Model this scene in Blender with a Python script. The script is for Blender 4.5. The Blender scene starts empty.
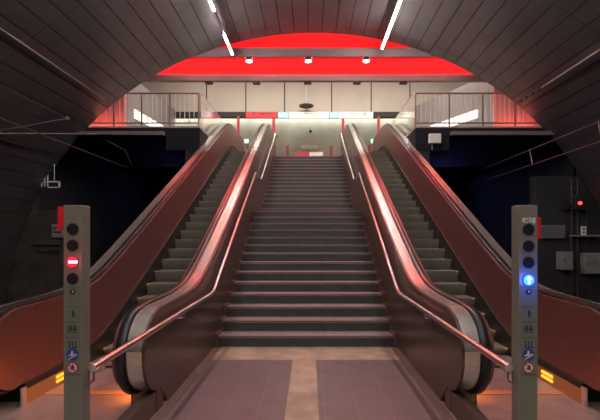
import bpy, math, random
from mathutils import Vector
random.seed(4)
S = bpy.context.scene
COL = S.collection
PI = math.pi

# ---------------------------------------------------------------- materials
def mat(name, col, rough=.5, metal=0., emit=None, es=0., noise=0., nscale=8., bump=0., spec=None,
        seam=None, ribs=None, alpha_trans=0., dirt=None, joint=None):
    m = bpy.data.materials.new(name); m.use_nodes = True
    nt = m.node_tree; N = nt.nodes; L = nt.links
    b = N['Principled BSDF']
    b.inputs['Roughness'].default_value = rough
    b.inputs['Metallic'].default_value = metal
    if spec is not None: b.inputs['Specular IOR Level'].default_value = spec
    if alpha_trans: b.inputs['Transmission Weight'].default_value = alpha_trans
    c4 = (*col, 1)
    b.inputs['Base Color'].default_value = c4
    tc = N.new('ShaderNodeTexCoord')
    out = None
    def rgb(c):
        n = N.new('ShaderNodeRGB'); n.outputs[0].default_value = (*c, 1); return n.outputs[0]
    def mixc(f, a, bb, mode='MIX'):
        n = N.new('ShaderNodeMix'); n.data_type = 'RGBA'; n.blend_type = mode
        L.new(f, n.inputs[0]) if not isinstance(f, float) else setattr(n.inputs[0], 'default_value', f)
        L.new(a, n.inputs[6]); L.new(bb, n.inputs[7]); return n.outputs[2]
    def math_(op, a, bv):
        n = N.new('ShaderNodeMath'); n.operation = op
        for i, v in enumerate((a, bv)):
            if v is None: continue
            if isinstance(v, (int, float)): n.inputs[i].default_value = v
            else: L.new(v, n.inputs[i])
        return n.outputs[0]
    cur = rgb(col)
    if noise:
        t = N.new('ShaderNodeTexNoise'); t.inputs['Scale'].default_value = nscale; t.inputs['Detail'].default_value = 6
        L.new(tc.outputs['Object'], t.inputs['Vector'])
        r = N.new('ShaderNodeMapRange'); r.inputs[1].default_value = .3; r.inputs[2].default_value = .7
        r.inputs[3].default_value = 1 - noise; r.inputs[4].default_value = 1 + noise
        L.new(t.outputs['Fac'], r.inputs[0])
        v = N.new('ShaderNodeVectorMath'); v.operation = 'SCALE'
        L.new(cur, v.inputs[0]); L.new(r.outputs[0], v.inputs['Scale']); cur = v.outputs[0]
        if bump:
            bp = N.new('ShaderNodeBump'); bp.inputs['Strength'].default_value = bump; bp.inputs['Distance'].default_value = .01
            L.new(t.outputs['Fac'], bp.inputs['Height']); L.new(bp.outputs[0], b.inputs['Normal'])
    if dirt:
        t2 = N.new('ShaderNodeTexNoise'); t2.inputs['Scale'].default_value = dirt[1]; t2.inputs['Detail'].default_value = 8
        L.new(tc.outputs['Object'], t2.inputs['Vector'])
        r2 = N.new('ShaderNodeMapRange'); r2.inputs[1].default_value = .5; r2.inputs[2].default_value = .75
        L.new(t2.outputs['Fac'], r2.inputs[0])
        cur = mixc(r2.outputs[0], cur, rgb(dirt[0]))
    def lines(vec, period, width, colour, cur):
        d = N.new('ShaderNodeVectorMath'); d.operation = 'DOT_PRODUCT'
        L.new(tc.outputs['Object'], d.inputs[0]); d.inputs[1].default_value = vec
        f = math_('FRACT', math_('ADD', math_('DIVIDE', d.outputs['Value'], period), 100.37), None)
        k = math_('LESS_THAN', f, width / period)
        return mixc(k, cur, rgb(colour))
    if seam:
        for s_ in (seam if isinstance(seam, list) else [seam]): cur = lines(*s_, cur)
    L.new(cur, b.inputs['Base Color'])
    if ribs:      # (vec, period, strength)
        d = N.new('ShaderNodeVectorMath'); d.operation = 'DOT_PRODUCT'
        L.new(tc.outputs['Object'], d.inputs[0]); d.inputs[1].default_value = ribs[0]
        f = math_('SINE', math_('MULTIPLY', d.outputs['Value'], 2 * PI / ribs[1]), None)
        bp = N.new('ShaderNodeBump'); bp.inputs['Strength'].default_value = ribs[2]; bp.inputs['Distance'].default_value = .004
        L.new(f, bp.inputs['Height']); L.new(bp.outputs[0], b.inputs['Normal'])
    if emit:
        b.inputs['Emission Color'].default_value = (*emit, 1); b.inputs['Emission Strength'].default_value = es
    return m

CA, SA = math.cos(math.atan(.516)), math.sin(math.atan(.516))
M = dict(
    vault=mat('vault_metal', (.155, .143, .146), .42, .8, noise=.12, nscale=1.5),
    gap=mat('joint_dark', (.008, .008, .008), .9),
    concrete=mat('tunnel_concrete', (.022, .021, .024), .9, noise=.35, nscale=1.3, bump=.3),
    portal=mat('portal_concrete', (.048, .038, .033), .85, noise=.3, nscale=2.5, bump=.3, dirt=((.02, .017, .015), 3)),
    red=mat('red_panel', (.84, .008, .011), .7, spec=.15, seam=((1, 0, 0), 3.0, .012, (.45, .006, .008))),
    redwall=mat('red_wall_boards', (.78, .24, .21), .55, seam=((1, 0, 0), .2, .008, (.5, .12, .11))),
    beam=mat('beam_steel', (.25, .17, .17), .5, .4, noise=.1, nscale=2),
    bulk=mat('pale_metal_panel', (.52, .49, .42), .55, .1, noise=.06, nscale=1.2),
    backwall=mat('concrete_pale', (.44, .44, .40), .8, noise=.14, nscale=.8, dirt=((.33, .33, .30), 1.2)),
    sidewall=mat('side_wall_grey', (.25, .23, .22), .6, noise=.1, nscale=2, seam=((0, 1, 0), .4, .01, (.12, .11, .1))),
    ceilhi=mat('hall_ceiling', (.5, .48, .44), .8),
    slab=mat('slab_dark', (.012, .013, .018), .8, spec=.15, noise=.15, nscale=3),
    slabtrim=mat('slab_trim', (.22, .15, .14), .5, .3),
    floor=mat('platform_stone', (.42, .30, .22), .42, noise=.22, nscale=5, dirt=((.26, .19, .15), 2.2)),
    mat_=mat('mauve_paving', (.155, .105, .112), .38, noise=.16, nscale=3.5, dirt=((.138, .096, .102), 3.5),
             seam=[((1, 0, 0), .3, .004, (.26, .19, .19)), ((0, 1, 0), .6, .004, (.22, .16, .16))]),
    edge=mat('floor_border', (.20, .14, .12), .45, noise=.2, nscale=6),
    upper=mat('upper_floor_stone', (.3, .25, .22), .4, noise=.1, nscale=4),
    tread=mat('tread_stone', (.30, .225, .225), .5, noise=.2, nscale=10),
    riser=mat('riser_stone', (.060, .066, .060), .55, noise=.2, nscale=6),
    nosing=mat('nosing_strip', (.22, .18, .17), .45, noise=.1, nscale=30),
    stud=mat('stud_metal', (.8, .75, .7), .25, 1.),
    sskirt=mat('stair_skirt_stone', (.18, .09, .08), .4, noise=.12, nscale=8),
    clad=mat('bronze_cladding', (.16, .108, .092), .3, .55, noise=.12, nscale=2.0, seam=((0, 1, 0), 1.25, .008, (.03, .02, .018))),
    panel=mat('bronze_panel', (.22, .09, .082), .33, .5, seam=((0, CA, SA), 1.6, .006, (.12, .055, .05))),
    steel=mat('brushed_steel', (.70, .65, .60), .27, .88, seam=((0, CA, SA), 1.5, .006, (.2, .18, .17))),
    pipe=mat('handrail_steel', (.66, .56, .54), .3, 1.),
    pipe_end=mat('pipe_end_cap', (.8, .85, .8), .3, .8),
    belt=mat('handrail_rubber', (.018, .016, .018), .32),
    beltline=mat('belt_guide', (.33, .22, .22), .3, .9),
    skirt=mat('skirt_steel', (.10, .085, .08), .35, .8),
    brush=mat('brush_black', (.008, .008, .008), .8),
    fascia=mat('skirt_fascia', (.44, .24, .11), .35, .5),  # amber lamp's reflection put into the steel's base colour
    estep=mat('escalator_step', (.25, .235, .195), .45, .3, noise=.1, nscale=5, ribs=((1, 0, 0), .02, .8)),
    yellow=mat('yellow_edge', (.75, .5, .06), .5),
    plate=mat('landing_plate', (.36, .26, .235), .35, .35, noise=.15, nscale=6, ribs=((1, 0, 0), .02, .3)),
    orange=mat('painted_glow', (.55, .22, .10), .5),
    pylon=mat('pylon_paint', (.26, .25, .20), .42, .3, noise=.06, nscale=6),
    pylonglass=mat('pylon_display', (.20, .225, .175), .35, .2),
    groove=mat('engraving', (.03, .035, .028), .5),
    lens=mat('dark_lens', (.022, .022, .027), .2),
    lensrim=mat('lens_rim', (.06, .06, .055), .4, .5),
    redlens=mat('red_lens_lit', (.6, .02, .03), .3, emit=(1, .012, .04), es=1.6),
    whitebar=mat('white_bar_lit', (.9, .8, .8), .3, emit=(1, .62, .75), es=5),
    bluelens=mat('blue_lens_lit', (.05, .3, .9), .3, emit=(.10, .48, 1), es=1.1),
    bluemark=mat('blue_arrow', (.5, .7, .9), .4, emit=(.75, .92, 1), es=1.6),
    blue=mat('sticker_blue', (.02, .07, .32), .45),
    white=mat('sticker_white', (.72, .7, .66), .5),
    stred=mat('sticker_red', (.5, .02, .03), .45),
    black=mat('sticker_black', (.02, .02, .02), .5),
    redplate=mat('red_plate', (.75, .02, .025), .4),
    greyplate=mat('grey_plate', (.16, .16, .16), .6),
    tube=mat('lamp_tube_lit', (.9, .9, .9), .4, emit=(1, .89, .86), es=155),
    trunk=mat('lamp_trunking', (.16, .14, .14), .5, .5),
    cable=mat('conduit_grey', (.34, .31, .3), .4, .6),
    cable_d=mat('conduit_dark', (.07, .062, .062), .5, .5),
    downl=mat('downlight_lit', (.9, .9, .9), .4, emit=(1, .95, .85), es=9),
    cove=mat('cove_lamp', (.9, .9, .9), .4, emit=(1, .97, .82), es=20),
    dark=mat('lamp_housing', (.025, .022, .022), .5, .3),
    rail=mat('railing_bronze', (.32, .22, .21), .4, .6),
    bal=mat('baluster_steel', (.68, .60, .58), .4, .2),
    glass=mat('guard_glass', (.93, .85, .84), .05, 0, alpha_trans=1.),
    signred=mat('sign_red', (.62, .03, .05), .45, emit=(.8, .02, .04), es=.25),
    signcream=mat('sign_cream_lit', (.9, .88, .75), .5, emit=(1, .93, .74), es=.45),
    signcyan=mat('sign_cyan_lit', (.3, .75, .85), .5, emit=(.15, .7, .95), es=.35),
    signwhite=mat('sign_white_lit', (.9, .95, .95), .5, emit=(.9, 1, 1), es=.5),
    signink=mat('sign_ink', (.08, .06, .06), .6),
    signmute=mat('sign_ink_grey', (.4, .33, .28), .6),
    post=mat('red_post', (.50, .04, .05), .45),
    bollard=mat('maroon_bollard', (.20, .035, .04), .5),
    exit=mat('exit_lit', (.6, .9, .75), .5, emit=(.5, 1, .75), es=1.2),
    board=mat('display_lit', (.9, .9, .85), .5, emit=(1, .96, .85), es=1.5),
    redsig=mat('signal_red_lit', (.6, .02, .02), .4, emit=(1, .03, .03), es=6),
    cab=mat('cabinet_grey', (.22, .21, .20), .55, noise=.1, nscale=5),
    ylabel=mat('yellow_label', (.5, .38, .08), .6),
    amber=mat('amber_reflection', (1, .5, .05), .4, emit=(1, .40, .03), es=1.6),  # glowing colour for the reflected bars on the outer skirt
    amber_strong=mat('amber_lit_strong', (1, .5, .05), .4, emit=(1, .40, .02), es=6),
    amber_mid=mat('amber_lit_mid', (1, .5, .05), .4, emit=(1, .40, .02), es=4),
    boxw=mat('white_box', (.62, .62, .58), .5),
)

# ---------------------------------------------------------------- mesh builder
class MB:
    def __init__(s): s.v = []; s.f = []; s.m = []; s.sm = []; s.mi = 0
    def add(s, vs, fs, smooth=False):
        o = len(s.v); s.v += [tuple(v) for v in vs]
        for f in fs: s.f.append([o + i for i in f]); s.m.append(s.mi); s.sm.append(smooth)
    def box(s, x0, x1, y0, y1, z0, z1):
        x0, x1 = sorted((x0, x1)); y0, y1 = sorted((y0, y1)); z0, z1 = sorted((z0, z1))
        s.add([(x0,y0,z0),(x1,y0,z0),(x1,y1,z0),(x0,y1,z0),(x0,y0,z1),(x1,y0,z1),(x1,y1,z1),(x0,y1,z1)],
              [(0,3,2,1),(4,5,6,7),(0,1,5,4),(1,2,6,5),(2,3,7,6),(3,0,4,7)])
        return s
    def prism(s, poly, axis, a, b):
        """poly: 2D outline (convex or ngon) in the two other axes, extruded on axis from a to b"""
        n = len(poly); vs = []
        for t in (a, b):
            for p, q in poly:
                vs.append({'x': (t, p, q), 'y': (p, t, q), 'z': (p, q, t)}[axis])
        fs = [tuple(range(n))[::-1], tuple(range(n, 2 * n))] + [(i, (i + 1) % n, n + (i + 1) % n, n + i) for i in range(n)]
        s.add(vs, fs); return s
    def slab(s, x0, x1, ys, top, bot):
        vs = []
        for y in ys:
            t, b = top(y), bot(y)
            vs += [(x0, y, b), (x1, y, b), (x1, y, t), (x0, y, t)]
        n = len(ys)
        for i in range(n - 1):
            a = 4 * i; c = a + 4
            s.add([vs[a], vs[a+1], vs[c+1], vs[c]], [(0,1,2,3)])           # bottom
            s.add([vs[a+3], vs[c+3], vs[c+2], vs[a+2]], [(0,1,2,3)], True)  # top
            s.add([vs[a], vs[c], vs[c+3], vs[a+3]], [(0,1,2,3)])
            s.add([vs[a+1], vs[a+2], vs[c+2], vs[c+1]], [(0,1,2,3)])
        s.add(vs[:4], [(0,3,2,1)]); s.add(vs[-4:], [(0,1,2,3)])
        return s
    def sweep(s, path, prof, cap=True, smooth=True, up=None):
        """profile (u,w) swept along a 3D path; u sideways (X-ish), w along the path's normal"""
        P = [Vector(p) for p in path]; n = len(P); k = len(prof); vs = []
        for i, p in enumerate(P):
            t = (P[min(i+1, n-1)] - P[max(i-1, 0)]).normalized()
            if up is not None: side = Vector(up).cross(t)
            else: side = Vector((1,0,0)) if abs(t.x) < .9 else Vector((0,1,0))
            side = (side - t * side.dot(t)).normalized()
            nor = side.cross(t)
            for u, w in prof: vs.append(p + side * u + nor * w)
        fs = []
        for i in range(n - 1):
            for j in range(k):
                fs.append((i*k+j, i*k+(j+1) % k, (i+1)*k+(j+1) % k, (i+1)*k+j))
        s.add(vs, fs, smooth)
        if cap: 
            s.add(vs[:k], [tuple(range(k))]); s.add(vs[-k:], [tuple(range(k))[::-1]])
        return s
    def tube(s, path, r, n=10):
        return s.sweep(path, [(r*math.cos(2*PI*i/n), r*math.sin(2*PI*i/n)) for i in range(n)])
    def disc(s, c, r, axis='y', t=.004, n=28):
        poly = [(r*math.cos(2*PI*i/n), r*math.sin(2*PI*i/n)) for i in range(n)]
        cx, cy, cz = c
        if axis == 'y': s.prism([(cx+a, cz+b) for a, b in poly], 'y', cy - t, cy)
        elif axis == 'z': s.prism([(cx+a, cy+b) for a, b in poly], 'z', cz - t, cz)
        else: s.prism([(cy+a, cz+b) for a, b in poly], 'x', cx - t, cx)
        return s
    def build(s, name, mats, parent=None, bevel=0., segs=2):
        if not isinstance(mats, (list, tuple)): mats = [mats]
        if parent is not None: 
            o = wloc(parent)
        else:
            xs = [v[0] for v in s.v]; ys = [v[1] for v in s.v]; zs = [v[2] for v in s.v]
            o = Vector(((min(xs)+max(xs))/2, (min(ys)+max(ys))/2, min(zs)))
        me = bpy.data.meshes.new(name)
        me.from_pydata([(v[0]-o.x, v[1]-o.y, v[2]-o.z) for v in s.v], [], s.f)
        for m_ in mats: me.materials.append(M[m_] if isinstance(m_, str) else m_)
        for p, mi, sm in zip(me.polygons, s.m, s.sm): p.material_index = mi; p.use_smooth = sm
        import bmesh
        bm = bmesh.new(); bm.from_mesh(me); bmesh.ops.remove_doubles(bm, verts=bm.verts, dist=1e-5)
        bmesh.ops.recalc_face_normals(bm, faces=bm.faces); bm.to_mesh(me); bm.free()
        ob = bpy.data.objects.new(name, me); COL.objects.link(ob)
        if parent is not None: ob.parent = parent
        else: ob.location = o
        if any(s.sm):
            e = ob.modifiers.new('split', 'EDGE_SPLIT'); e.split_angle = math.radians(40)
        if bevel:
            bv = ob.modifiers.new('bevel', 'BEVEL'); bv.width = bevel; bv.segments = segs; bv.limit_method = 'ANGLE'
        return ob

def wloc(o):
    l = Vector(o.location)
    while o.parent: o = o.parent; l += Vector(o.location)
    return l
def thing(name, label, cat, loc, group=None):
    o = bpy.data.objects.new(name, None); COL.objects.link(o); o.location = loc; o.empty_display_size = .1
    return tag(o, label, cat, group)
def tag(o, label, cat, group=None):
    o['label'] = label; o['category'] = cat
    if group: o['group'] = group
    return o
def struct(o, label=None):
    o['kind'] = 'structure'
    if label: o['label'] = label
    return o

# ---------------------------------------------------------------- profile of an escalator (depth y -> height)
TOP = 4.64
def g(u): return .5 * .516 * (u + math.sqrt(u * u + .18))
def Lz(y): return g(y - 5.21) - g(y - 5.21 - TOP / .516)
YA, YB, NR = 3.46, 17.0, .36        # newel fronts, newel radius
def T(y, off=0):                     # top of the balustrade
    r = NR + off
    if y < YA + NR:
        u = YA + NR - y; return .20 + NR + math.sqrt(max(0, r*r - u*u))
    if y > YB - NR:
        u = y - YB + NR; return TOP + .20 + NR + math.sqrt(max(0, r*r - u*u))
    return Lz(y) + .20 + 2*NR + off
def B(y, low=.20, off=0):            # underside
    r = NR + off
    if y < YA + NR:
        u = YA + NR - y; return .20 + NR - math.sqrt(max(0, r*r - u*u))
    if y > YB - NR:
        u = y - YB + NR; return TOP + .20 + NR - math.sqrt(max(0, r*r - u*u))
    return Lz(y) + low - off
def span(off=0):
    r = NR + off
    a = [YA + NR - r*math.cos(t*PI/2/12) for t in range(12)]
    b = [YB - NR + r*math.sin(t*PI/2/12) for t in range(1, 13)]
    mid = [YA + NR + (YB - YA - 2*NR) * i / 60 for i in range(61)]
    return a + mid + b
YS = span()
def belt_path(x, off):
    P = []
    r = NR + off
    P.append((x, YA + NR + .5, Lz(YA+NR+.5) + .20 - off))
    for i in range(25):
        a = -PI/2 - PI * i / 24
        P.append((x, YA + NR + r*math.cos(a), .20 + NR + r*math.sin(a)))
    for i in range(1, 60):
        y = YA + NR + (YB - YA - 2*NR) * i / 60; P.append((x, y, T(y, off)))
    for i in range(25):
        a = PI/2 - PI * i / 24
        P.append((x, YB - NR + r*math.cos(a), TOP + .20 + NR + r*math.sin(a)))
    P.append((x, YB - NR - .5, TOP + .20 - off))
    return P

# stairs profile
R_, TR = .16, .307
Y1, Y15 = 6.015, 11.35
def nose(k): return Y1 + (k-1)*TR if k <= 14 else Y15 + (k-15)*.30
def stair_low(y):
    if y < Y1: return 0
    if y < nose(14): return max(0, (y - Y1)*R_/TR - .1)
    if y < Y15: return 14*R_ - .15
    return min(TOP - .1, 14*R_ + (y - Y15)*R_/TR - .1)

def escalator(s, side):
    nm = ('left', 'right')[s > 0]
    lab = ('left escalator with bronze side panels and steel decks, beside the red-lit pylon',
           'right escalator with bronze side panels and steel decks, beside the blue-lit pylon')[s > 0]
    t = thing('escalator', lab, 'escalator', (s*2.1, 3.4, 0), 'escalators on either side of the stairs')
    X = lambda a: s*a
    # --- inner balustrade, stair side
    cb = MB().slab(X(1.32), X(1.345), YS, T, lambda y: B(y) if (y < 3.88 or y > 16.3) else min(B(y), max(0, stair_low(y) - .25)))
    cl = cb.build('side_cladding', 'clad', t)
    MB().slab(X(1.345), X(1.475), YS, lambda y: T(y, .006), lambda y: B(y, off=.0)).build('balustrade_deck', 'steel', t)
    MB().slab(X(1.475), X(1.56), YS, lambda y: T(y, -.012), lambda y: B(y, off=-.012)).build('handrail_guide', 'beltline', t)
    MB().slab(X(1.56), X(1.605), YS, lambda y: T(y, -.025), lambda y: B(y, off=-.025)).build('inner_panel', 'panel', t)
    prof = [(-.042,0),(-.036,.016),(-.02,.024),(.02,.024),(.036,.016),(.042,0),(.036,-.01),(-.036,-.01)]
    MB().sweep(belt_path(X(1.518), .012), prof).build('handrail_belt', 'belt', t)
    # --- outer balustrade
    MB().slab(X(2.625), X(2.665), YS, lambda y: T(y, -.004), lambda y: B(y)).build('outer_panel', 'panel', t)
    MB().slab(X(2.665), X(2.755), YS, lambda y: T(y, -.012), lambda y: B(y, off=-.012)).build('handrail_guide', 'beltline', t)
    MB().slab(X(2.755), X(2.90), YS, lambda y: T(y, .0), lambda y: B(y)).build('balustrade_deck', 'steel', t)
    MB().sweep(belt_path(X(2.71), .012), prof).build('handrail_belt', 'belt', t)
    YO = [3.9 + (16.2-3.9)*i/60 for i in range(61)]
    MB().slab(X(2.90), X(2.925), YO, lambda y: T(y)-.03, lambda y: max(-.0, Lz(y) - 1.1)).build('side_cladding', 'clad', t)
    # --- skirts (flat metal below the panels, with a black brush strip)
    YK = [3.9 + (16.5-3.9)*i/60 for i in range(61)]
    for a, b in ((1.605, 1.62), (2.61, 2.625)):
        k = MB().slab(X(a), X(b), YK, lambda y: Lz(y)+.20, lambda y: max(0, Lz(y)-.14)).build('skirt', 'skirt', t)
        m = (a+b)/2; w = .016
        br = MB().slab(X(m-w), X(m+w), YK, lambda y: Lz(y)+.19, lambda y: Lz(y)+.155).build('brush_strip', 'brush', k)
    # substructure under newels: fascia boxes
    f = MB().box(X(2.602), X(2.625), 3.88, 5.0, 0, .155).build('skirt_fascia', 'fascia', t, .003)
    MB().box(X(2.63), X(2.9), 4.0, 5.2, 0, .19).build('shade_block', 'brush', t)  # black box, shadow under the newel put into its colour
    lt = bpy.data.lights.new('direction_light', 'AREA'); lt.shape = 'RECTANGLE'; lt.size = .05; lt.size_y = .5; lt.energy = (4.6, 2.0)[s > 0]; lt.color = (1, .27, .01)
    lo = bpy.data.objects.new('direction_light', lt); COL.objects.link(lo); lo.location = (X(1.64), 4.2, .10); lo.rotation_euler = (0, -s*PI/2, 0)
    MB().box(X(2.595), X(2.62), 3.84, 3.90, 0, .19).build('end_post', 'steel', t, .003)
    MB().box(X(1.36), X(1.606), 3.9, 5.0, 0, .165).build('skirt_fascia', 'fascia', t, .003)
    # amber bars: lamp in the inner skirt, outer pair imitates its reflection
    for (xa, d_) in ((2.602, -1), (1.612, 1)):
        la = MB()
        for z in (.070, .118):
            la.prism([(4.36, z-.013), (4.56, z-.013), (4.56, z+.013), (4.36, z+.013)], 'x', X(xa), X(xa + d_*.012))
        o = la.build('amber_bars', ('amber' if d_ < 0 else ('amber_strong', 'amber_mid')[s > 0]), t); o['label'] = 'two glowing amber bars low in the skirt, the outer pair a painted reflection'
    # --- steps
    y = 7.5 - .356*7
    ks = []
    while y < 15.0: ks.append(y); y += .356
    for i, y in enumerate(ks):
        z = Lz(y); zp = Lz(y - .356)
        m = MB()
        y2 = y + .356
        m.box(X(1.622), X(2.608), y, y2 - .004, z - .03, z)
        # curved riser
        n = 5; pts = []
        h = max(.02, z - zp)
        for q in range(n+1):
            u = q/n; pts.append((y + .045*math.sin(u*PI/2)*u, z - .004 - h*u))
        poly = pts + [(y + .10, z - .004 - h), (y + .10, z - .01)]
        m.prism(poly, 'x', X(1.625), X(2.605))
        m.mi = 1 if i < 7 else 0
        m.box(X(2.565), X(2.6085), y - .001, y + .03, z - .012, z + .002)
        m.box(X(1.6215), X(1.65), y - .001, y + .03, z - .012, z + .002)
        m.build('step', ['estep', 'yellow'], t)
    # --- landings
    MB().box(X(1.607), X(2.602), 4.25, ks[0]-.004, .0, .016).build('comb_plate', 'plate', t, .002)
    MB().box(X(1.607), X(2.602), 4.15, 4.25, .0, .018).build('amber_glow_strip', 'orange', t)  # amber lamp's glow on the landing, painted as an orange strip
    MB().box(X(1.44), X(2.66), 2.5, 4.15, .0, .012).build('landing_plate', 'plate', t, .002)
    ye = ks[-1] + .356
    MB().box(X(1.622), X(2.608), ye, ye + .5, TOP - .02, TOP + .004).build('comb_plate', 'plate', t)
    # low kerb in front of the inner newel
    MB().box(X(1.33), X(1.415), 2.56, 3.87, 0, .20).build('base_kerb', 'clad', t, .006)
    MB().box(X(1.325), X(1.47), 3.75, 3.92, 0, .24).build('newel_foot', 'clad', t, .006)
    return t
escalator(-1, 0); escalator(1, 0)

# ---------------------------------------------------------------- stairs
st = thing('staircase', 'wide central staircase of dark stone steps rising between the escalators', 'stairs', (0, Y1, 0))
for k in range(1, 30):
    y = nose(k); z = k*R_
    y2 = nose(k+1) if k < 29 else y + .35
    m = MB()
    hw = 1.318 if k == 14 else 1.275
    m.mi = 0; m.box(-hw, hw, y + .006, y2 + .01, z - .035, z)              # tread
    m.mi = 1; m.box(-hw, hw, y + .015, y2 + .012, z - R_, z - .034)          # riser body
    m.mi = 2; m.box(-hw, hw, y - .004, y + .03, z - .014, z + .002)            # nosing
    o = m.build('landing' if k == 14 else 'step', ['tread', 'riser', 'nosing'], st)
    if k == 1:
        sm = MB()
        for i in range(24): sm.disc((-1.2 + i*2.4/23, y + .012, z + .006), .008, 'z', .004, 8)
        so = sm.build('stud_row', 'stud', o)
for s in (-1, 1):
    for ka, kb in ((1, 12), (15, 29)):
        m = MB()
        for k in range(ka, kb+1):
            y = nose(k); z = k*R_
            y2 = nose(k+1) if k < 14 or k > 14 else y
            m.box(s*1.265, s*1.319, y - .02, y2 - .022, max(0, z - R_ - .12), z + .03)
        m.build('side_skirt', 'sskirt', st)

# stair handrails
PH = .86
def pipe_path(x):
    a = (x, 2.49, .80); P = [a, (x, 5.45, .835), (x, 5.62, .86)]
    P += [(x, 5.70, .90), (x, 9.88, 3.10), (x, 9.98, 3.125), (x, 11.05, 3.13), (x, 11.15, 3.16), (x, 15.75, 5.53), (x, 15.95, 5.58), (x, 16.7, 5.58)]
    return P
for s in (-1, 1):
    x = s*1.245
    t = thing('stair_handrail', ('steel pipe handrail on the left side of the central stairs, ending at the red-lit pylon',
              'steel pipe handrail on the right side of the central stairs, ending at the blue-lit pylon')[s > 0], 'handrail',
              (x, 2.49, 0), 'pipe handrails of the stairs')
    MB().tube(pipe_path(x), .025, 12).build('rail', 'pipe', t)
    c = MB(); c.disc((x, 2.492, .80), .024, 'y', .012, 20); o = c.build('end_cap', 'pipe_end', t); o['label'] = 'pale end cap'
    b = MB(); b.tube([(x + s*.03, 2.56, .78), (x + s*.03, 2.56, .70), (x + s*.03, 2.47, .70), (x + s*.055, 2.455, .70)], .007, 8)
    b.box(x - .012, x + .036, 2.5, 2.57, .765, .785)
    b.build('end_bracket', 'pipe', t)
    P = pipe_path(x)
    for yb in (4.3, 6.6, 8.2, 9.5, 10.5, 12.0, 13.5, 15.0):
        for (p, q) in zip(P, P[1:]):
            if p[1] <= yb <= q[1]: zb = p[2] + (q[2]-p[2])*(yb-p[1])/(q[1]-p[1])
        MB().tube([(x, yb, zb - .015), (x, yb, zb - .075), (s*1.319, yb, zb - .075)], .008, 8).build('bracket', 'pipe', t)

# ---------------------------------------------------------------- vault
CX, CZ, EA, EB = .2, -.9, 8.5, 8.1
NP = 71
def ell(a, d=0): return (CX + (EA + d)*math.cos(a), CZ + (EB + d)*math.sin(a))
m = MB()
ysec = [11.35, 10.96] + [10.96 - 3.1*i for i in range(1, 9)]
for i in range(NP):
    a0 = PI*i/NP; a1 = PI*(i+1)/NP; ga = .0011
    for ya, yb in zip(ysec, ysec[1:]):
        p = [ell(a0+ga), ell(a1-ga), ell(a1-ga, .03), ell(a0+ga, .03)]
        m.mi = 0
        m.prism(p, 'y', yb + .004, ya - .004)
m.mi = 1
for i in range(NP):
    a0 = PI*i/NP; a1 = PI*(i+1)/NP
    p = [ell(a0, .031), ell(a1, .031), ell(a1, .12), ell(a0, .12)]
    m.prism(p, 'y', ysec[-1], 11.345)
struct(m.build('ceiling', ['vault', 'gap']), 'barrel vault of long dark metal planks over the platform')
# end of the station behind the camera, platform, track beds
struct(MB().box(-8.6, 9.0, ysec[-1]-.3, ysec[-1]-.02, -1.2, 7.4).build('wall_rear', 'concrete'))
fl = MB(); fl.box(-3.4, 3.4, ysec[-1], 11.3, -.3, 0)
fo = struct(fl.build('floor', 'floor'), 'stone platform floor at the foot of the stairs')
for xa, xb in ((-1.22, -.165), (.135, 1.22)):
    MB().box(xa, xb, -2.0, 5.37, .0, .004).build('paving_field', 'mat_', fo)
for s in (-1, 1):
    MB().box(s*1.225, s*1.315, 1.9, 5.98, .0, .003).build('paving_border', 'edge', fo)
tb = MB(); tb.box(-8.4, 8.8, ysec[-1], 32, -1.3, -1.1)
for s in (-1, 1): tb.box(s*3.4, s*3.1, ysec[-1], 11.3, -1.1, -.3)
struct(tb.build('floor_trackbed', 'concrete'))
# ---------------------------------------------------------------- beyond the vault: tunnels under the upper hall
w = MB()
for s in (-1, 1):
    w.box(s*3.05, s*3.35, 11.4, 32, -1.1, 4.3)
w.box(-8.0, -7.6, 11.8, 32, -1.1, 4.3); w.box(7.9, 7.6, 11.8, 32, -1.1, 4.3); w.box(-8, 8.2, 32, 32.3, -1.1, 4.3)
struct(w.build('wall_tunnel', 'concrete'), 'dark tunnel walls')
w = MB(); w.box(-9.0, -6.85, 11.5, 11.8, -1.1, 2.35); w.box(-9.0, -7.6, 11.5, 11.8, 2.35, 4.35)
w.box(-7.55, -6.8, 11.42, 11.5, 1.38, 1.50); w.box(-7.4, -6.85, 11.44, 11.5, 1.2, 1.3)
struct(w.build('wall_left', 'portal', bevel=.01), 'brown stained tunnel portal wall on the left')
w = MB(); w.box(6.35, 9.2, 11.6, 11.9, -1.1, 3.3); w.box(7.6, 9.2, 11.6, 11.9, 3.3, 4.35)
struct(w.build('wall_right', 'concrete', bevel=.01), 'dark tunnel portal wall on the right')
# outside shell round the vault end so no light leaks
w = MB()
for i in range(NP):
    a0 = PI*i/NP; a1 = PI*(i+1)/NP
    w.prism([ell(a0, .0), ell(a1, .0), ell(a1, 1.8), ell(a0, 1.8)], 'y', 11.352, 11.40)
struct(w.build('wall_arch', 'vault'), 'rim of the vault')
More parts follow.
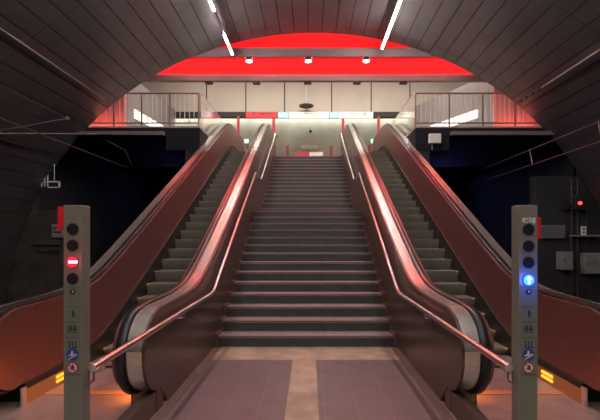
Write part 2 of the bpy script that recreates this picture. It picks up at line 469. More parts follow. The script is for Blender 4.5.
# upper floor
u = MB()
u.box(-8.5, 8.8, 16.0, 20.4, TOP-.3, TOP)
u.box(-1.318, 1.318, nose(29)+.36, 16.0, TOP-.3, TOP-.002)
for s in (-1, 1):
    u.box(s*2.95, s*8.6, 11.4, 16.0, TOP-.05, TOP)
    u.box(s*1.35, s*2.6, 15.62, 16.0, TOP-.3, TOP-.004)
struct(u.build('floor_upper', 'upper'), 'upper hall floor')
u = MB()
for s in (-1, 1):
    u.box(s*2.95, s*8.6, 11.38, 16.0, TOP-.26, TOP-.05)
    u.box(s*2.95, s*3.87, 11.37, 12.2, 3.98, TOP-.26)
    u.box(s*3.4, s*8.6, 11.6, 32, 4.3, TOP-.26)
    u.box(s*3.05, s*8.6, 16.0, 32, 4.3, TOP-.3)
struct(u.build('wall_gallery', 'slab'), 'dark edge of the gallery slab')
n = 0
for s in (-1, 1):
    n += 1
    q = MB(); q.box(s*3.9, s*7.0, 11.22, 11.38, 4.36, 4.46); q.box(s*3.9, s*7.1, 11.30, 11.38, 4.46, 4.47)
    struct(q.build('trim_%d' % n, 'slabtrim', bevel=.008), 'brown ledge under the gallery edge')
# beams + red fascia
n += 1; struct(MB().box(-5.2, 5.8, 11.42, 11.48, 6.56, 6.80).build('trim_%d' % n, 'beam', bevel=.01), 'front steel beam across the arch')
n += 1; struct(MB().box(-6.3, 6.8, 12.28, 12.42, 6.215, 6.40).build('trim_%d' % n, 'beam', bevel=.01), 'second steel beam below the red band')
struct(MB().box(-6.8, 7.2, 12.9, 13.0, 6.44, 7.6).build('wall_red_lower', 'red'), 'bright red band between the two beams')
struct(MB().box(-6.3, 6.8, 12.42, 12.9, 6.405, 6.44).build('ceiling_soffit', 'beam'))
struct(MB().box(-5.2, 5.8, 12.0, 12.08, 6.78, 8.0).build('wall_red_upper', 'red'), 'bright red segment under the arch')
for s in (-1, 1):
    xa, xb = (-6.9, -5.27) if s < 0 else (5.38, 7.1)
    struct(MB().box(xa, xb, 12.0, 12.1, TOP, 6.22).build('wall_red_%s' % ('left', 'right')[s > 0], 'redwall'), 'pink-red boarded wall behind the railing end')
# upper hall shell
struct(MB().box(-8.5, 8.8, 11.40, 20.4, 8.6, 8.8).build('ceiling_hall', 'ceilhi'))
struct(MB().box(-8.6, -8.4, 11.6, 20.4, TOP, 8.6).build('wall_hall_left', 'sidewall'))
struct(MB().box(8.6, 8.8, 11.6, 20.4, TOP, 8.6).build('wall_hall_right', 'sidewall'))
struct(MB().box(-8.5, 8.8, 13.0, 13.06, 7.5, 8.6).build('wall_hall_front', 'ceilhi'))
b = MB(); b.mi = 0; b.box(-8.4, 8.6, 17.6, 17.75, 6.90, 8.6)
b.mi = 1
for xj in (-4.3, -2.64, -1.0, .99, 2.66, 4.3): b.box(xj-.02, xj+.02, 17.592, 17.6, 6.90, 8.6)
b.mi = 2; b.box(-8.4, 8.6, 17.55, 17.80, 6.68, 6.90)
struct(b.build('wall_bulkhead', ['bulk', 'gap', 'dark']), 'pale panelled bulkhead above the signs')
struct(MB().box(-8.5, 8.8, 17.8, 20.4, 7.75, 7.9).build('ceiling_rear', 'ceilhi'))
struct(MB().box(-8.5, 8.8, 20.2, 20.4, TOP, 7.75).build('wall_back', 'backwall'), 'pale concrete back wall of the upper hall')
def angled(name, p, q, z0, z1, th, material, lbl):
    p = Vector(p); q = Vector(q); d = (q-p).normalized(); nn = Vector((-d.y, d.x))*th
    if nn.x * p.x < 0: nn = -nn
    m = MB(); m.prism([tuple(p), tuple(q), tuple(q+nn), tuple(p+nn)], 'z', z0, z1)
    return m.build(name, material)
struct(angled('wall_side_left', (-6.05, 12.6), (-5.62, 17.5), TOP, 6.98, .15, 'sidewall', ''), 'grey side wall of the left gallery')
struct(angled('wall_side_right', (6.5, 12.6), (4.2, 17.5), TOP, 6.98, .15, 'sidewall', ''), 'grey side wall of the right gallery')
for p, q, l in (((-5.86, 14.1), (-5.62, 16.2), 'long white light box low on the grey side wall behind the left railing'),
                ((5.72, 14.1), (4.66, 16.35), 'long white light box low on the grey side wall behind the right railing')):
    o = angled('light_box', p, q, 5.66, 5.93, .06, 'board', '')
    tag(o, l, 'light box', 'light boxes on the gallery side walls')

# ---------------------------------------------------------------- railings on the gallery edge
def arch_h(x, y=0):   # vault height above x
    v = 1 - ((x-CX)/EA)**2
    return CZ + EB*math.sqrt(max(0, v))
for s in (-1, 1):
    posts = ((3.0, 3.79, 4.57, 5.34), (2.97, 3.9, 4.82, 5.72))[s > 0]
    t = thing('guard_railing', ('bronze gallery railing with pale balusters above the left tunnel', 'bronze gallery railing with pale balusters above the right tunnel')[s > 0],
              'railing', (s*3.0, 11.46, TOP), 'gallery railings')
    Y = 11.46; xe = 6.2 if s < 0 else 6.45; top = 5.56
    xk = (posts[-1] - (.18 if s < 0 else -.05))
    MB().tube([(s*2.98, Y, top), (s*xk, Y, top), (s*xe, Y, TOP+.13)], .024, 8).build('top_rail', 'rail', t)
    MB().box(s*2.98, s*(xe-.05), Y-.015, Y+.015, TOP+.085, TOP+.12).build('bottom_rail', 'rail', t)
    for x in posts:
        zt = top if x <= xk + .01 else top - (x-xk)*(top-TOP-.13)/(xe-xk)
        MB().box(s*x-.02, s*x+.02, Y-.02, Y+.02, TOP, zt).build('post', 'rail', t)
    x = 3.0; i = 0
    while x < xe - .12:
        x += .128; 
        if min(abs(x-p) for p in posts) < .045: continue
        zt = top if x <= xk else top - (x-xk)*(top-TOP-.13)/(xe-xk)
        if zt - TOP < .2: break
        MB().box(s*x-.009, s*x+.009, Y-.008, Y+.008, TOP+.11, zt-.01).build('baluster', 'bal', t)
    # glazed return along the escalator opening
    gt = thing('glass_guard', ('glass guard panel beside the top of the left escalator', 'glass guard panel beside the top of the right escalator')[s > 0],
               'glass panel', (s*2.965, 13, TOP), 'glass guards')
    MB().prism([(11.5, TOP), (16.0, TOP), (16.0, 5.45), (15.8, 5.62), (11.62, 5.62), (11.5, 5.5)], 'x', s*2.955, s*2.967).build('pane', 'glass', gt)
    MB().tube([(s*2.961, 11.5, 5.55), (s*2.961, 11.62, 5.63), (s*2.961, 15.8, 5.63), (s*2.961, 16.0, 5.46)], .012, 6).build('edge_rail', 'bal', gt)

# ---------------------------------------------------------------- lamps
# suspended strip lines
def strip(x, z, segs, trunk, side):
    t = thing('strip_light', side, 'ceiling lamp', (x, trunk[0], z), 'suspended strip light lines')
    MB().box(x-.022, x+.022, trunk[0], trunk[1], z+.035, z+.08).build('trunking', 'trunk', t)
    for ya, yb in segs:
        MB().box(x-.02, x+.02, ya, yb, z-.01, z+.035).build('tube', 'tube', t, .01)
    y = trunk[0] + .6
    while y < trunk[1]:
        zt = CZ + EB*math.sqrt(1-((x-CX)/EA)**2)
        MB().tube([(x, y, z+.08), (x, y, zt)], .006, 6).build('hanger', 'cable_d', t); y += 2.4
strip(-1.98, 6.40, [(9.9, 10.95), (7.3, 8.85), (3.5, 6.2), (-.5, 2.5), (-4.5, -1.5), (-10, -6.5)], (-12, 11.0), 'suspended strip light line on the left, with a dark gap between lit tubes')
strip(1.96, 6.55, [(8.5, 10.95), (6.9, 8.4), (3.5, 6.2), (-.5, 2.5), (-4.5, -1.5), (-10, -6.5)], (-12, 11.0), 'suspended strip light line on the right, lit without a gap')
# beam downlights (lit) under the front beam
for x, l in ((-1.62, 'left'), (.02, 'middle'), (1.62, 'right')):
    d = thing('downlight', 'round lit downlight under the front beam, the %s one of three' % l, 'downlight', (x, 11.9, 6.56), 'lit downlights between the beams')
    c = MB(); c.disc((x, 11.52, 6.56), .105, 'z', .085); c.build('housing', 'dark', d)
    c = MB(); c.disc((x, 11.52, 6.475), .085, 'z', .012); c.build('lens', 'downl', d)
for x, l in ((-2.93, 'leftmost of the five'), (-1.52, 'second of the five from the left'), (.0, 'middle of the five'), (1.46, 'second of the five from the right'), (2.84, 'rightmost of the five')):
    d = thing('box_downlight', 'square dark lamp box under the rear beam, %s' % l, 'downlight', (x, 12.3, 6.13), 'dark lamp boxes under the rear beam')
    MB().box(x-.11, x+.11, 12.30, 12.42, 6.145, 6.214).build('housing', 'dark', d, .005)
    MB().box(x-.08, x+.08, 12.32, 12.40, 6.14, 6.146).build('lens', 'lens', d)
# cove lamp behind the bulkhead
tag(MB().box(-7.5, 7.5, 19.85, 19.95, 7.55, 7.62).build('cove_lamp', 'cove'), 'long strip lamp washing the top of the pale back wall', 'lamp')

# unseen area lights behind the beams (washing the red panels) and in the hall
def area(name, loc, rot, sx, sy, e, col, lbl, cat='lamp'):
    l = bpy.data.lights.new(name, 'AREA'); l.shape = 'RECTANGLE'; l.size = sx; l.size_y = sy; l.energy = e; l.color = col
    o = bpy.data.objects.new(name, l); COL.objects.link(o); o.location = loc; o.rotation_euler = rot
    return o
for x_, w_ in ((.2, 9),):
    area('unseen_wash_light', (x_, 11.66, 6.68), (math.radians(125), 0, 0), w_, .06, 18, (1, .93, .88), '')
    area('unseen_wash_light', (x_, 11.50, 7.85), (math.radians(60), 0, 0), w_, .10, 44, (1, .93, .88), '')  # added from above to even out the red segment
area('unseen_wash_light', (.2, 11.56, 6.585), (math.radians(-55), 0, 0), 8, .02, 175, (1, .05, .04), '')  # added red light, tints escalators and balustrades
area('unseen_hall_light', (.2, 14.6, 8.5), (math.radians(-8), 0, 0), 9, .4, 260, (1, .93, .85), '')  # added fill for the cladding and upper steps
area('unseen_wash_light', (.2, 12.50, 6.47), (math.radians(112), 0, 0), 13, .05, 34, (1, .93, .88), '')
area('unseen_wash_light', (.2, 12.20, 7.9), (math.radians(38), 0, 0), 13, .10, 150, (1, .93, .88), '')  # added from above to even out the red band
for s in (-1, 1):
    area('vault_glow_fill', (s*5.9+.1, 11.80, TOP+.06), (math.radians(165), 0, 0), 1.0, .08, 4.5, (1, .26, .2), '')  # added red fill behind the slab edge, for the glow on the vault
area('unseen_hall_light', (.2, 14.2, 8.5), (math.radians(35), 0, 0), 12, .4, 215, (1, .96, .84), '')

for s in (-1, 1):
    l = bpy.data.lights.new('tunnel_fill', 'POINT'); l.energy = (13, 26)[s > 0]; l.color = (.25, .28, 1); l.shadow_soft_size = .1
    o = bpy.data.objects.new('tunnel_fill', l); COL.objects.link(o); o.location = (s*5.6, 17.5, 3.2)  # added blue fill that lifts the black of the tunnels
    l = bpy.data.lights.new('lens_light', 'POINT'); l.energy = (.12, .9)[s > 0]; l.color = ((1, .03, .06), (.03, .12, 1))[s > 0]; l.shadow_soft_size = .03
    o = bpy.data.objects.new('lens_light', l); COL.objects.link(o); o.location = (s*1.325, 2.34, (1.436, 1.33)[s > 0])
# ceiling ring lamp and pole in the hall
d = thing('dome_fixture', 'flat dark dome fixture on the pale bulkhead above the signs', 'ceiling fixture', (.0, 17.4, 6.95))
c = MB(); c.disc((-.08, 17.2, 7.06), .3, 'z', .05); c.build('dish', 'cable_d', d, .02)
MB().tube([(-.08, 17.2, 7.0), (-.08, 17.2, 7.85)], .018).build('stem', 'boxw', d)
MB().tube([(-.08, 17.2, 7.04), (-.08, 17.6, 7.04)], .02).build('arm', 'cable_d', d)

# ---------------------------------------------------------------- hanging signs at the top
def sx(px, d): return (px - 309.5)*d/416 + .052
SY = 17.42
def sz(py, d): return 1.576 + (238-py)*d/416
def sign(x0, x1, material, lbl, marks=(), y0=112.2, y1=118.2, frame='signwhite'):
    xa, xb = sx(x0, SY), sx(x1, SY); za, zb = sz(y1, SY), sz(y0, SY)
    t = thing('hanging_sign', lbl, 'sign', ((xa+xb)/2, SY, za), 'direction signs in the upper hall')
    MB().box(xa, xb, SY-.05, SY+.05, za, zb).build('sign_box', material, t, .006)
    for (a, b, c, dd, mt) in marks:
        MB().box(sx(a, SY), sx(b, SY), SY-.055, SY-.05, sz(dd, SY), sz(c, SY)).build('lettering', mt, t)
    return t
def words(x0, x1, ya, yb, mt, n):
    w_ = (x1-x0)/n
    return [(x0+i*w_, x0+i*w_+w_*random.uniform(.55, .85), ya + random.choice((0, 0, .4)), yb, mt) for i in range(n)]
sign(246, 277.5, 'signred', 'red hanging direction sign with dark lettering, left of the cream signs', [(253.2, 255.2, 112.8, 114.6, 'signink')] + words(260, 272, 113.4, 115.0, 'signink', 8))
sign(278, 288.5, 'signcyan', 'small lit cyan transit symbol sign beside the red hanging sign',
     [(279.6, 280.2, 113.2, 117, 'signwhite'), (282.6, 283.2, 113.2, 117, 'signwhite'), (279.6, 283.2, 116.2, 117, 'signwhite'), (284.6, 287.4, 113.4, 117, 'signwhite')])
sign(289, 329, 'signcream', 'long lit cream sign in the middle of the hanging signs', words(304, 315.5, 113.4, 114.6, 'signmute', 9) + words(309, 315.5, 115.4, 116.2, 'signmute', 5))
sign(329.5, 338.5, 'signcyan', 'small lit cyan transit symbol sign beside the right cream sign',
     [(330.8, 331.4, 113.2, 117, 'signwhite'), (333.4, 334, 113.2, 117, 'signwhite'), (330.8, 334, 116.2, 117, 'signwhite'), (335.2, 337.4, 113.4, 117, 'signwhite')])
t = sign(339, 373, 'signcream', 'lit cream hanging sign with a dark arrow at its right end', words(349, 358.5, 113.4, 114.8, 'signmute', 7))
m = MB()
xa, za = sx(364.5, SY), sz(114.4, SY)
m.box(xa-.07, xa+.05, SY-.056, SY-.05, za+.04, za+.06); m.box(xa+.03, xa+.05, SY-.056, SY-.05, za-.06, za+.06)
m.prism([(xa-.09, za-.06), (xa-.07, za-.08), (xa+.05, za+.04), (xa+.03, za+.06)], 'y', SY-.056, SY-.05)
m.build('arrow', 'signink', t)
sign(200.5, 212, 'signcyan', 'lit cyan and white sign seen through the left glass guard', [(207.5, 211.5, 112.6, 117.8, 'signwhite')], 111.5, 117.8)
sign(404, 414, 'signcyan', 'lit cyan and white sign seen through the right glass guard', [(404.4, 408.6, 113, 117, 'signwhite')], 111.8, 117.4)
for px, l in ((273.6, 'left of the staircase top, under the red sign'), (343.0, 'right of the staircase top, under the cream arrow sign'),
              (238.3, 'behind the top of the left escalator'), (378.6, 'behind the top of the right escalator')):
    x = sx(px, 17.44)
    m = MB(); m.box(x-.055, x+.055, 17.40, 17.48, TOP, (6.583 if 250 < px < 360 else 6.67)); m.box(x-.075, x+.075, 17.38, 17.50, TOP, TOP+.02)
    tag(m.build('red_post', 'post', bevel=.006), 'red square post ' + l, 'post', 'red posts in the upper hall')
for px, l in ((287.6, 'left one seen above the top stair'), (331.3, 'right one seen above the top stair'), (248.6, 'seen above the top of the left escalator'), (369.6, 'seen above the top of the right escalator')):
    x = sx(px, 18.4); z1 = sz(145.8, 18.4)
    m = MB(); m.box(x-.06, x+.06, 18.34, 18.46, TOP, z1-.02); m.box(x-.068, x+.068, 18.33, 18.47, z1-.02, z1)
    tag(m.build('bollard', 'bollard', bevel=.004), 'maroon bollard, ' + l, 'bollard', 'maroon bollards in the upper hall')
for px, l in ((246.2, 'left'), (373.2, 'right')):
    x = sx(px, 20.1); z = sz(141, 20.1)
    t = thing('exit_sign', 'small glowing green-white exit sign on the %s part of the back wall' % l, 'exit sign', (x, 20.15, z-.1), 'exit signs')
    MB().box(x-.10, x+.10, 20.12, 20.2, z-.09, z+.09).build('lit_face', 'exit', t, .01)
    MB().box(x-.12, x+.12, 20.15, 20.2, z-.11, z+.11).build('frame', 'boxw', t, .005)
x0, x1 = sx(301.5, 20.1), sx(317.8, 20.1); z0, z1 = sz(148.2, 20.1), sz(145.4, 20.1)
t = thing('wall_plaque', 'narrow white plaque with a line of lettering on the back wall', 'sign', ((x0+x1)/2, 20.17, z0))
MB().box(x0, x1, 20.17, 20.2, z0, z1).build('plate', 'white', t, .004)
m = MB()
for i in range(14):
    a = x0 + .06 + i*(x1-x0-.12)/14; m.box(a, a+.03, 20.166, 20.17, z0+.045, z1-.05)
m.build('lettering', 'signmute', t)
t = thing('low_barrier', 'low red and cream barrier band behind the top stair', 'barrier', (.4, 17.9, TOP))
MB().box(sx(295.6, 17.9), sx(309.5, 17.9), 17.87, 17.93, TOP, sz(152.1, 17.9)).build('red_half', 'post', t)
MB().box(sx(309.5, 17.9), sx(323, 17.9), 17.87, 17.93, TOP, sz(152.3, 17.9)).build('cream_half', 'white', t)
# security camera dot
t = thing('wall_sensor', 'small dark sensor dome on the back wall', 'sensor', (.05, 20.1, sz(131, 20.1)))
c = MB(); c.disc((sx(310.5, 20.1), 20.2, sz(131, 20.1)), .07, 'y', .08, 16); c.build('dome', 'dark', t, .01)
MB().tube([(sx(309.6, 20.1), 20.17, sz(131, 20.1)), (sx(309.6, 20.1), 20.17, 7.0)], .01, 6).build('cable', 'greyplate', t)

# ---------------------------------------------------------------- pylons
def pylon(s):
    xi, xo = (1.27, 1.38)
    Y0, Y1_ = 2.42, 2.51
    xc = s*(xi+xo)/2
    lab = ('grey square pylon with a red no-entry light, in front of the left escalator',
           'grey square pylon with a blue lit arrow, in front of the right escalator')[s > 0]
    t = thing('signal_pylon', lab, 'pylon', (xc, (Y0+Y1_)/2, 0), 'signal pylons')
    H = 1.768
    MB().box(s*xi, s*xo, Y0, Y1_, .0, H).build('column', 'pylon', t, .004)
    MB().box(s*xi+s*.008, s*xo-s*.008, Y0-.002, Y0, .02, 1.30).build('display_strip', 'pylonglass', t)
    def Z(py): return 1.576 + (238-py)*Y0/416
    lit = (262, 280)[s > 0]
    for py in (229, 245.5, 262, 278.5) if s < 0 else (229.5, 246, 262.5, 280):
        z = Z(py); on = abs(py-lit) < 1
        c = MB(); c.disc((xc, Y0-.001, z), .034, 'y', .004); rim = c.build('lens_rim', 'lensrim', t)
        c = MB(); c.disc((xc, Y0-.004, z), .031, 'y', .003)
        le = c.build('signal_lens', ('redlens' if s < 0 else 'bluelens') if on else 'lens', t)
        if on and s < 0:
            le['label'] = 'red lit lens with a white bar'
            MB().box(xc-.018, xc+.030, Y0-.010, Y0-.007, z-.006, z+.007).build('white_bar', 'whitebar', le)
        elif on:
            le['label'] = 'blue lit lens with an upward arrow'
            m = MB(); m.prism([(xc-.017, z+.003), (xc-.005, z+.003), (xc-.005, z-.022), (xc+.005, z-.022), (xc+.005, z+.003), (xc+.017, z+.003), (xc, z+.023)], 'y', Y0-.010, Y0-.007)
            m.build('arrow', 'bluemark', le)
    # pictogram plates
    for i, py in enumerate((293.5, 313, 328.5, 344)):
        z = Z(py)
        m = MB(); h = .036; w_ = .038; e = .0012
        m.box(xc-w_-.002, xc+w_+.002, Y0-.0035, Y0-.002, z+h, z+h+.002)
        if i == 0:
            m.disc((xc, Y0-.002, z+.01), .018, 'y', .0015, 16); m.mi = 1; m.box(xc-.002, xc+.006, Y0-.0045, Y0-.0035, z+.006, z+.018)
        elif i == 1:
            m.disc((xc+.003, Y0-.002, z+.012), .006, 'y', .0015, 10); m.prism([(xc-.004, z+.006), (xc+.012, z+.006), (xc+.010, z-.022), (xc-.002, z-.022)], 'y', Y0-.0035, Y0-.002)
        elif i == 2:
            m.box(xc-.026, xc-.021, Y0-.0035, Y0-.002, z-.02, z+.012); m.box(xc+.021, xc+.026, Y0-.0035, Y0-.002, z-.02, z+.012)
            m.box(xc-.026, xc+.026, Y0-.0035, Y0-.002, z-.024, z-.019)
            for dx in (-.010, .010): m.disc((xc+dx, Y0-.002, z+.016), .006, 'y', .0015, 10); m.box(xc+dx-.007, xc+dx+.007, Y0-.0035, Y0-.002, z-.012, z+.008)
        else:
            for dx in (-.022, -.004, .014): m.box(xc+dx, xc+dx+.006, Y0-.0035, Y0-.002, z-.02, z+.018)
            m.box(xc-.022, xc+.03, Y0-.0035, Y0-.002, z-.024, z-.019)
        m.build('pictogram', ['groove', 'white'], t)
    # round stickers
    z = Z(354.6)
    c = MB(); c.disc((xc, Y0-.002, z), .036, 'y', .0015)
    stk = c.build('round_sticker', 'blue', t); stk['label'] = 'round blue sticker with a white figure on stairs'
    m = MB(); yy = (Y0-.0055, Y0-.0035)
    k = 1 if s > 0 else 1
    m.disc((xc-.002, Y0-.0035, z+.018), .0055, 'y', .002, 12)
    m.prism([(xc-.010, z+.012), (xc+.003, z+.012), (xc+.006, z-.006), (xc-.008, z-.008)], 'y', *yy)
    m.prism([(xc-.024, z-.004), (xc-.006, z+.002), (xc-.006, z-.004), (xc-.024, z-.010)], 'y', *yy)
    m.prism([(xc-.024, z-.024), (xc+.028, z+.004), (xc+.030, z-.001), (xc-.021, z-.029)], 'y', *yy)
    m.prism([(xc+.002, z+.004), (xc+.02, z+.006), (xc+.02, z+.001), (xc+.002, z-.002)], 'y', *yy)
    m.build('white_figure', 'white', stk)
    z = Z(367.6)
    c = MB(); c.disc((xc, Y0-.002, z), .034, 'y', .0015)
    stk = c.build('round_sticker', 'stred', t); stk['label'] = 'round white prohibition sticker with a red ring and bar'
    c = MB(); c.disc((xc, Y0-.0035, z), .026, 'y', .001); inner = c.build('white_field', 'white', stk)
    m = MB(); m.box(xc-.006, xc+.010, Y0-.006, Y0-.0045, z-.012, z+.010); m.disc((xc+.003, Y0-.0045, z+.014), .005, 'y', .0015, 10)
    m.prism([(xc-.016, z-.006), (xc-.004, z+.002), (xc-.004, z-.003), (xc-.016, z-.012)], 'y', Y0-.006, Y0-.0045)
    m.build('pushchair_mark', 'black', stk)
    m = MB(); m.prism([(xc-.021, z+.017), (xc-.017, z+.021), (xc+.021, z-.017), (xc+.017, z-.021)], 'y', Y0-.0075, Y0-.006)
    m.build('red_bar', 'stred', stk)
    for zz in (.50, .78): MB().box(s*xi+s*.01, s*xo-s*.01, Y0-.0035, Y0-.002, zz, zz+.003).build('panel_joint', 'groove', t)
    if s > 0:
        z = Z(220.2)
        m = MB(); m.mi = 0
        for a, b_, c_, d_ in ((-.040, -.026, -.012, .014), (-.024, -.008, -.016, .012), (-.006, .010, -.010, .016), (.010, .024, -.014, .010), (.024, .036, -.018, .016)):
            m.box(xc+a+.004, xc+b_+.004, Y0-.002, Y0, z+c_, z+d_)
        m.mi = 1
        m.disc((xc-.012, Y0-.002, z-.002), .006, 'y', .001, 10); m.box(xc+.0, xc+.006, Y0-.003, Y0-.002, z-.004, z+.01); m.box(xc+.016, xc+.02, Y0-.003, Y0-.002, z-.01, z+.002)
        o = m.build('label_sticker', ['white', 'signink'], t); o['label'] = 'torn white label with dark scribbled letters'
    # red plate on the outer side
    xa, xb = s*(xo), s*(xo+.036)
    zt, zb = (1.762, 1.63) if s < 0 else (1.70, 1.575)
    xb = s*(xo+(.060 if s < 0 else .044))
    if s < 0:
        m = MB(); m.prism([(xa, zt), (xb, zt), (xb, zb+.025), (xb+s*.008, zb-.012), (xb-s*.012, zb-.015), (xa, zb+.045)], 'y', Y1_-.045, Y1_-.038)
    else:
        m = MB(); m.prism([(xa, zt), (xb, zt), (xb, zb), (xa+s*.006, zb-.004), (xa, zb+.01)], 'y', Y1_-.045, Y1_-.038)
    m.build('red_plate', 'redplate', t)
pylon(-1); pylon(1)

# ---------------------------------------------------------------- vault fittings
tag(MB().tube([(-5.3, 4.0, 5.2), (-5.3, 10.9, 5.2)], .016, 8).build('conduit', 'cable'), 'thin pale conduit running along the left side of the vault', 'conduit')
tag(MB().tube([(5.65, 5.0, 5.2), (5.65, 10.0, 5.2), ], .024, 8).build('conduit', 'cable'), 'thick pale conduit running along the right side of the vault', 'conduit')
m = MB()
for i in range(4): m.box(5.62, 5.68, 10.15+i*.27, 10.28+i*.27, 5.17, 5.23)
m.tube([(5.65, 10.02, 5.2), (5.65, 11.2, 5.2)], .01, 6)
tag(m.build('cable_clips', 'cable_d'), 'dark clipped cable end beyond the right vault conduit', 'cable')
def wire(p, l, r=.011, m_='cable_d'): return tag(MB().tube(p, r, 6).build('overhead_wire', m_), l, 'wire')
wire([(-5.7, 4.0, 4.37), (-5.6, 9.8, 4.36)], 'upper thin wire along the left track, running to the strut', .013)
wire([(-5.05, 3.0, 3.56), (-5.05, 11.8, 3.54)], 'lower thin wire along the left track', .012)
wire([(5.05, 3.0, 3.60), (5.05, 12.0, 3.56)], 'upper thin wire along the right track', .012)
wire([(5.12, 3.0, 3.26), (5.12, 12.0, 3.24)], 'lower thin wire along the right track', .012)
t = thing('wire_dropper', 'short vertical rods joining the two wires on the right', 'rod', (5.08, 9.4, 3.2))
for y in (9.45, 7.2): MB().tube([(5.05, y, 3.60), (5.12, y, 3.24)], .014, 6).build('rod', 'cable', t)
t = thing('wall_strut', 'diagonal strut bracket holding the wire on the left of the vault', 'bracket', (-7.2, 9.7, 4.1))
MB().tube([(-5.58, 9.7, 4.37), (-6.52, 8.85, 3.86)], .022, 8).build('arm', 'cable_d', t)
c = MB(); c.disc((-5.58, 9.7, 4.36), .04, 'y', .05, 12); c.build('clamp', 'cable', t)
tag(MB().tube([(-6.52, 8.8, 3.78), (-5.15, 10.9, 4.30)], .026, 8).build('cross_pipe', 'cable_d'), 'dark horizontal pipe below the left gallery edge', 'pipe')
tag(MB().tube([(-5.4, 11.2, 4.2), (-4.95, 11.3, 3.95), (-4.9, 11.6, 3.6)], .016, 8).build('hanging_rod', 'cable_d'), 'bent rod hanging below the left gallery', 'rod')
# bracket with pale bars at the left tunnel mouth
t = thing('cable_bracket', 'pale comb-shaped cable bracket at the left tunnel mouth', 'bracket', (-7.1, 11.3, 3.0))
def PX(px, d): return (px-309.5)*d/416 + .052
D = 11.3
m = MB()
for i, px in enumerate((38.5, 41.5, 44.5, 47.5)): m.box(PX(px, D), PX(px+1, D), D-.02, D, sz(187-i*.2, D), sz(175.5, D))
m.box(PX(38.5, D), PX(60, D), D-.01, D+.02, sz(182.5, D), sz(181.8, D)); m.build('bars', 'boxw', t)
m = MB(); a, b_, c_, d_ = PX(48, D), PX(60.5, D), sz(188, D), sz(181, D)
m.box(a, b_, D-.02, D, c_, c_+.03); m.box(a, b_, D-.02, D, d_-.03, d_); m.box(b_-.05, b_, D-.02, D, c_, d_)
m.tube([((a+b_)/2, D, d_), ((a+b_)/2, D, 4.4)], .01, 6)
m.build('frame', 'boxw', t)
t = thing('small_sign', 'small grey sign plate behind the red-lit pylon', 'sign', (-7.0, 11.3, 1.6))
D = 11.44
MB().box(PX(52, D), PX(66, D), D-.02, D+.06, sz(237.5, D), sz(224, D)).build('plate', 'cab', t, .01)
m = MB(); m.box(PX(54, D), PX(64, D), D-.024, D-.02, sz(229, D), sz(227.5, D)); m.box(PX(54, D), PX(62, D), D-.024, D-.02, sz(233, D), sz(231.5, D)); m.build('lettering', 'black', t)
# right: white box under gallery
t = thing('speaker_box', 'pale square box on the dark wall below the right gallery', 'box', (sx(433, 11.37), 11.3, sz(145, 11.37)))
D = 11.30
MB().box(PX(428.7, D), PX(440.6, D), D-.07, D+.06, sz(143.9, D), sz(134, D)).build('housing', 'boxw', t, .02, 3)
MB().tube([(PX(432, D), D, sz(143.9, D)), (PX(432.3, D), D, sz(150, D))], .018, 6).build('cable', 'cable', t)
# right trackside equipment
D = 11.5
t = thing('track_signal', 'small track signal with a red light on a mast at the right tunnel mouth', 'signal', (PX(575, D), D, .2))
m = MB()
for px in (571.5, 577.5): m.tube([(PX(px, D), D, -.3), (PX(px, D), D, 3.2)], .022, 8)
for i in range(14): m.box(PX(571.5, D), PX(577.5, D), D-.012, D+.012, .1+i*.22, .125+i*.22)
m.build('ladder_mast', 'cable_d', t)
MB().box(PX(571, D), PX(582, D), D-.16, D-.03, sz(210, D), sz(196, D)).build('signal_head', 'dark', t, .02)
c = MB(); c.disc((PX(576, D), D-.16, sz(203.6, D)), .045, 'y', .03, 16); c.build('red_lamp', 'redsig', t)
MB().box(PX(560, D), PX(568, D), D-.12, D-.03, sz(210, D), sz(201, D)).build('side_head', 'dark', t, .02)
MB().box(PX(560, D), PX(574, D), D-.03, D, sz(206, D), sz(204.5, D)).build('arm', 'cable_d', t)
MB().box(PX(571, D), PX(597, D), D-.2, D+.1, sz(236.5, D), sz(235, D)).build('shelf', 'cab', t)
t = thing('number_plate', 'small white number plate standing on the signal shelf', 'sign', (PX(581, D), D-.1, sz(235, D)))
MB().box(PX(578.3, D), PX(583.6, D), D-.12, D-.1, sz(235, D), sz(226.3, D)).build('plate', 'white', t, .004)
m = MB()
for z in (228, 231.5): m.box(PX(580, D), PX(582, D), D-.124, D-.12, sz(z+1.8, D), sz(z, D))
m.build('digits', 'black', t)
t = thing('information_board', 'grey slatted information board behind the blue-lit pylon', 'sign', (PX(554, D), D, sz(237, D)))
m = MB()
for i in range(4): m.box(PX(542, D), PX(565, D), D-.02, D+.0, sz(228 + i*3.2, D), sz(225.6 + i*3.2, D))
m.box(PX(542, D), PX(565, D), D, D+.1, sz(238.5, D), sz(225, D)); m.build('board', 'greyplate', t)
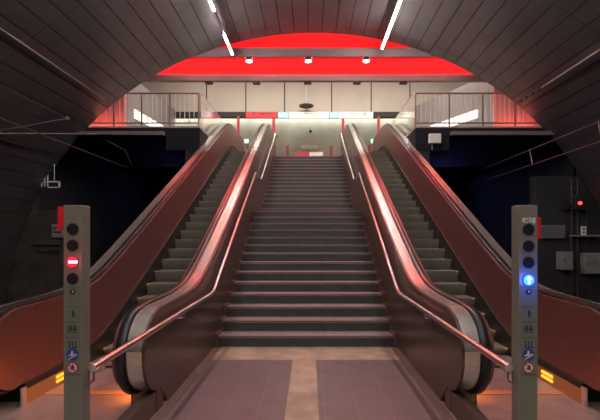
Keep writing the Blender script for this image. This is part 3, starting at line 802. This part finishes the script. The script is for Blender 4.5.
for a, b_, c_, d_, l in ((558, 569.2, 269.5, 251.5, 'smaller grey cabinet on the wall, left of the signal mast'), (581.5, 599, 273.5, 253, 'larger grey cabinet on the wall, right of the signal mast')):
    t = thing('equipment_cabinet', l, 'cabinet', (PX((a+b_)/2, D), D, sz(c_, D)), 'grey equipment cabinets')
    MB().box(PX(a, D), PX(b_, D), D-.18, D+.1, sz(c_, D), sz(d_, D)).build('body', 'cab', t, .015)
    MB().box(PX(a+.8, D), PX(b_-.8, D), D-.19, D-.18, sz(c_-.8, D), sz(d_+.8, D)).build('door', 'cab', t, .006)
    MB().box(PX(a+1.8, D), PX(a+2.4, D), D-.205, D-.19, sz((c_+d_)/2+1.3, D), sz((c_+d_)/2-1.3, D)).build('handle', 'dark', t)
t = thing('label_plate', 'small yellow and grey label plate low behind the blue-lit pylon', 'sign', (PX(549, D), D, sz(296, D)))
MB().box(PX(540, D), PX(556, D), D-.02, D+.1, sz(295, D), sz(290.5, D)).build('plate', 'greyplate', t)
MB().box(PX(547.5, D), PX(556, D), D-.03, D-.02, sz(294.6, D), sz(291, D)).build('yellow_field', 'ylabel', t)
for px, zt, zb_, l in ((564, .80, -.6, 'vertical cable running down from the smaller grey cabinet'), (588, 2.4, 1.25, 'vertical cable above the larger grey cabinet'), (592, .7, -.6, 'vertical cable running down from the larger grey cabinet')):
    tag(MB().tube([(PX(px, D), 11.57, zb_), (PX(px, D), 11.57, zt)], .014, 6).build('cable', 'cable_d'), l, 'cable')

# ---------------------------------------------------------------- camera, world, view
cam = bpy.data.cameras.new('camera'); co = bpy.data.objects.new('camera', cam); COL.objects.link(co)
co.location = (.052, 0, 1.576); co.rotation_euler = (PI/2, 0, 0)
cam.sensor_width = 36; cam.lens = 416/600*36; cam.shift_x = -9.5/600; cam.shift_y = 28/600
cam.clip_start = .05; cam.clip_end = 200
S.camera = co
wd = bpy.data.worlds.new('world'); S.world = wd; wd.use_nodes = True
wd.node_tree.nodes['Background'].inputs[0].default_value = (.01, .01, .02, 1)
S.view_settings.view_transform = 'Standard'; S.view_settings.look = 'None'
S.view_settings.exposure = 0; S.view_settings.gamma = 1
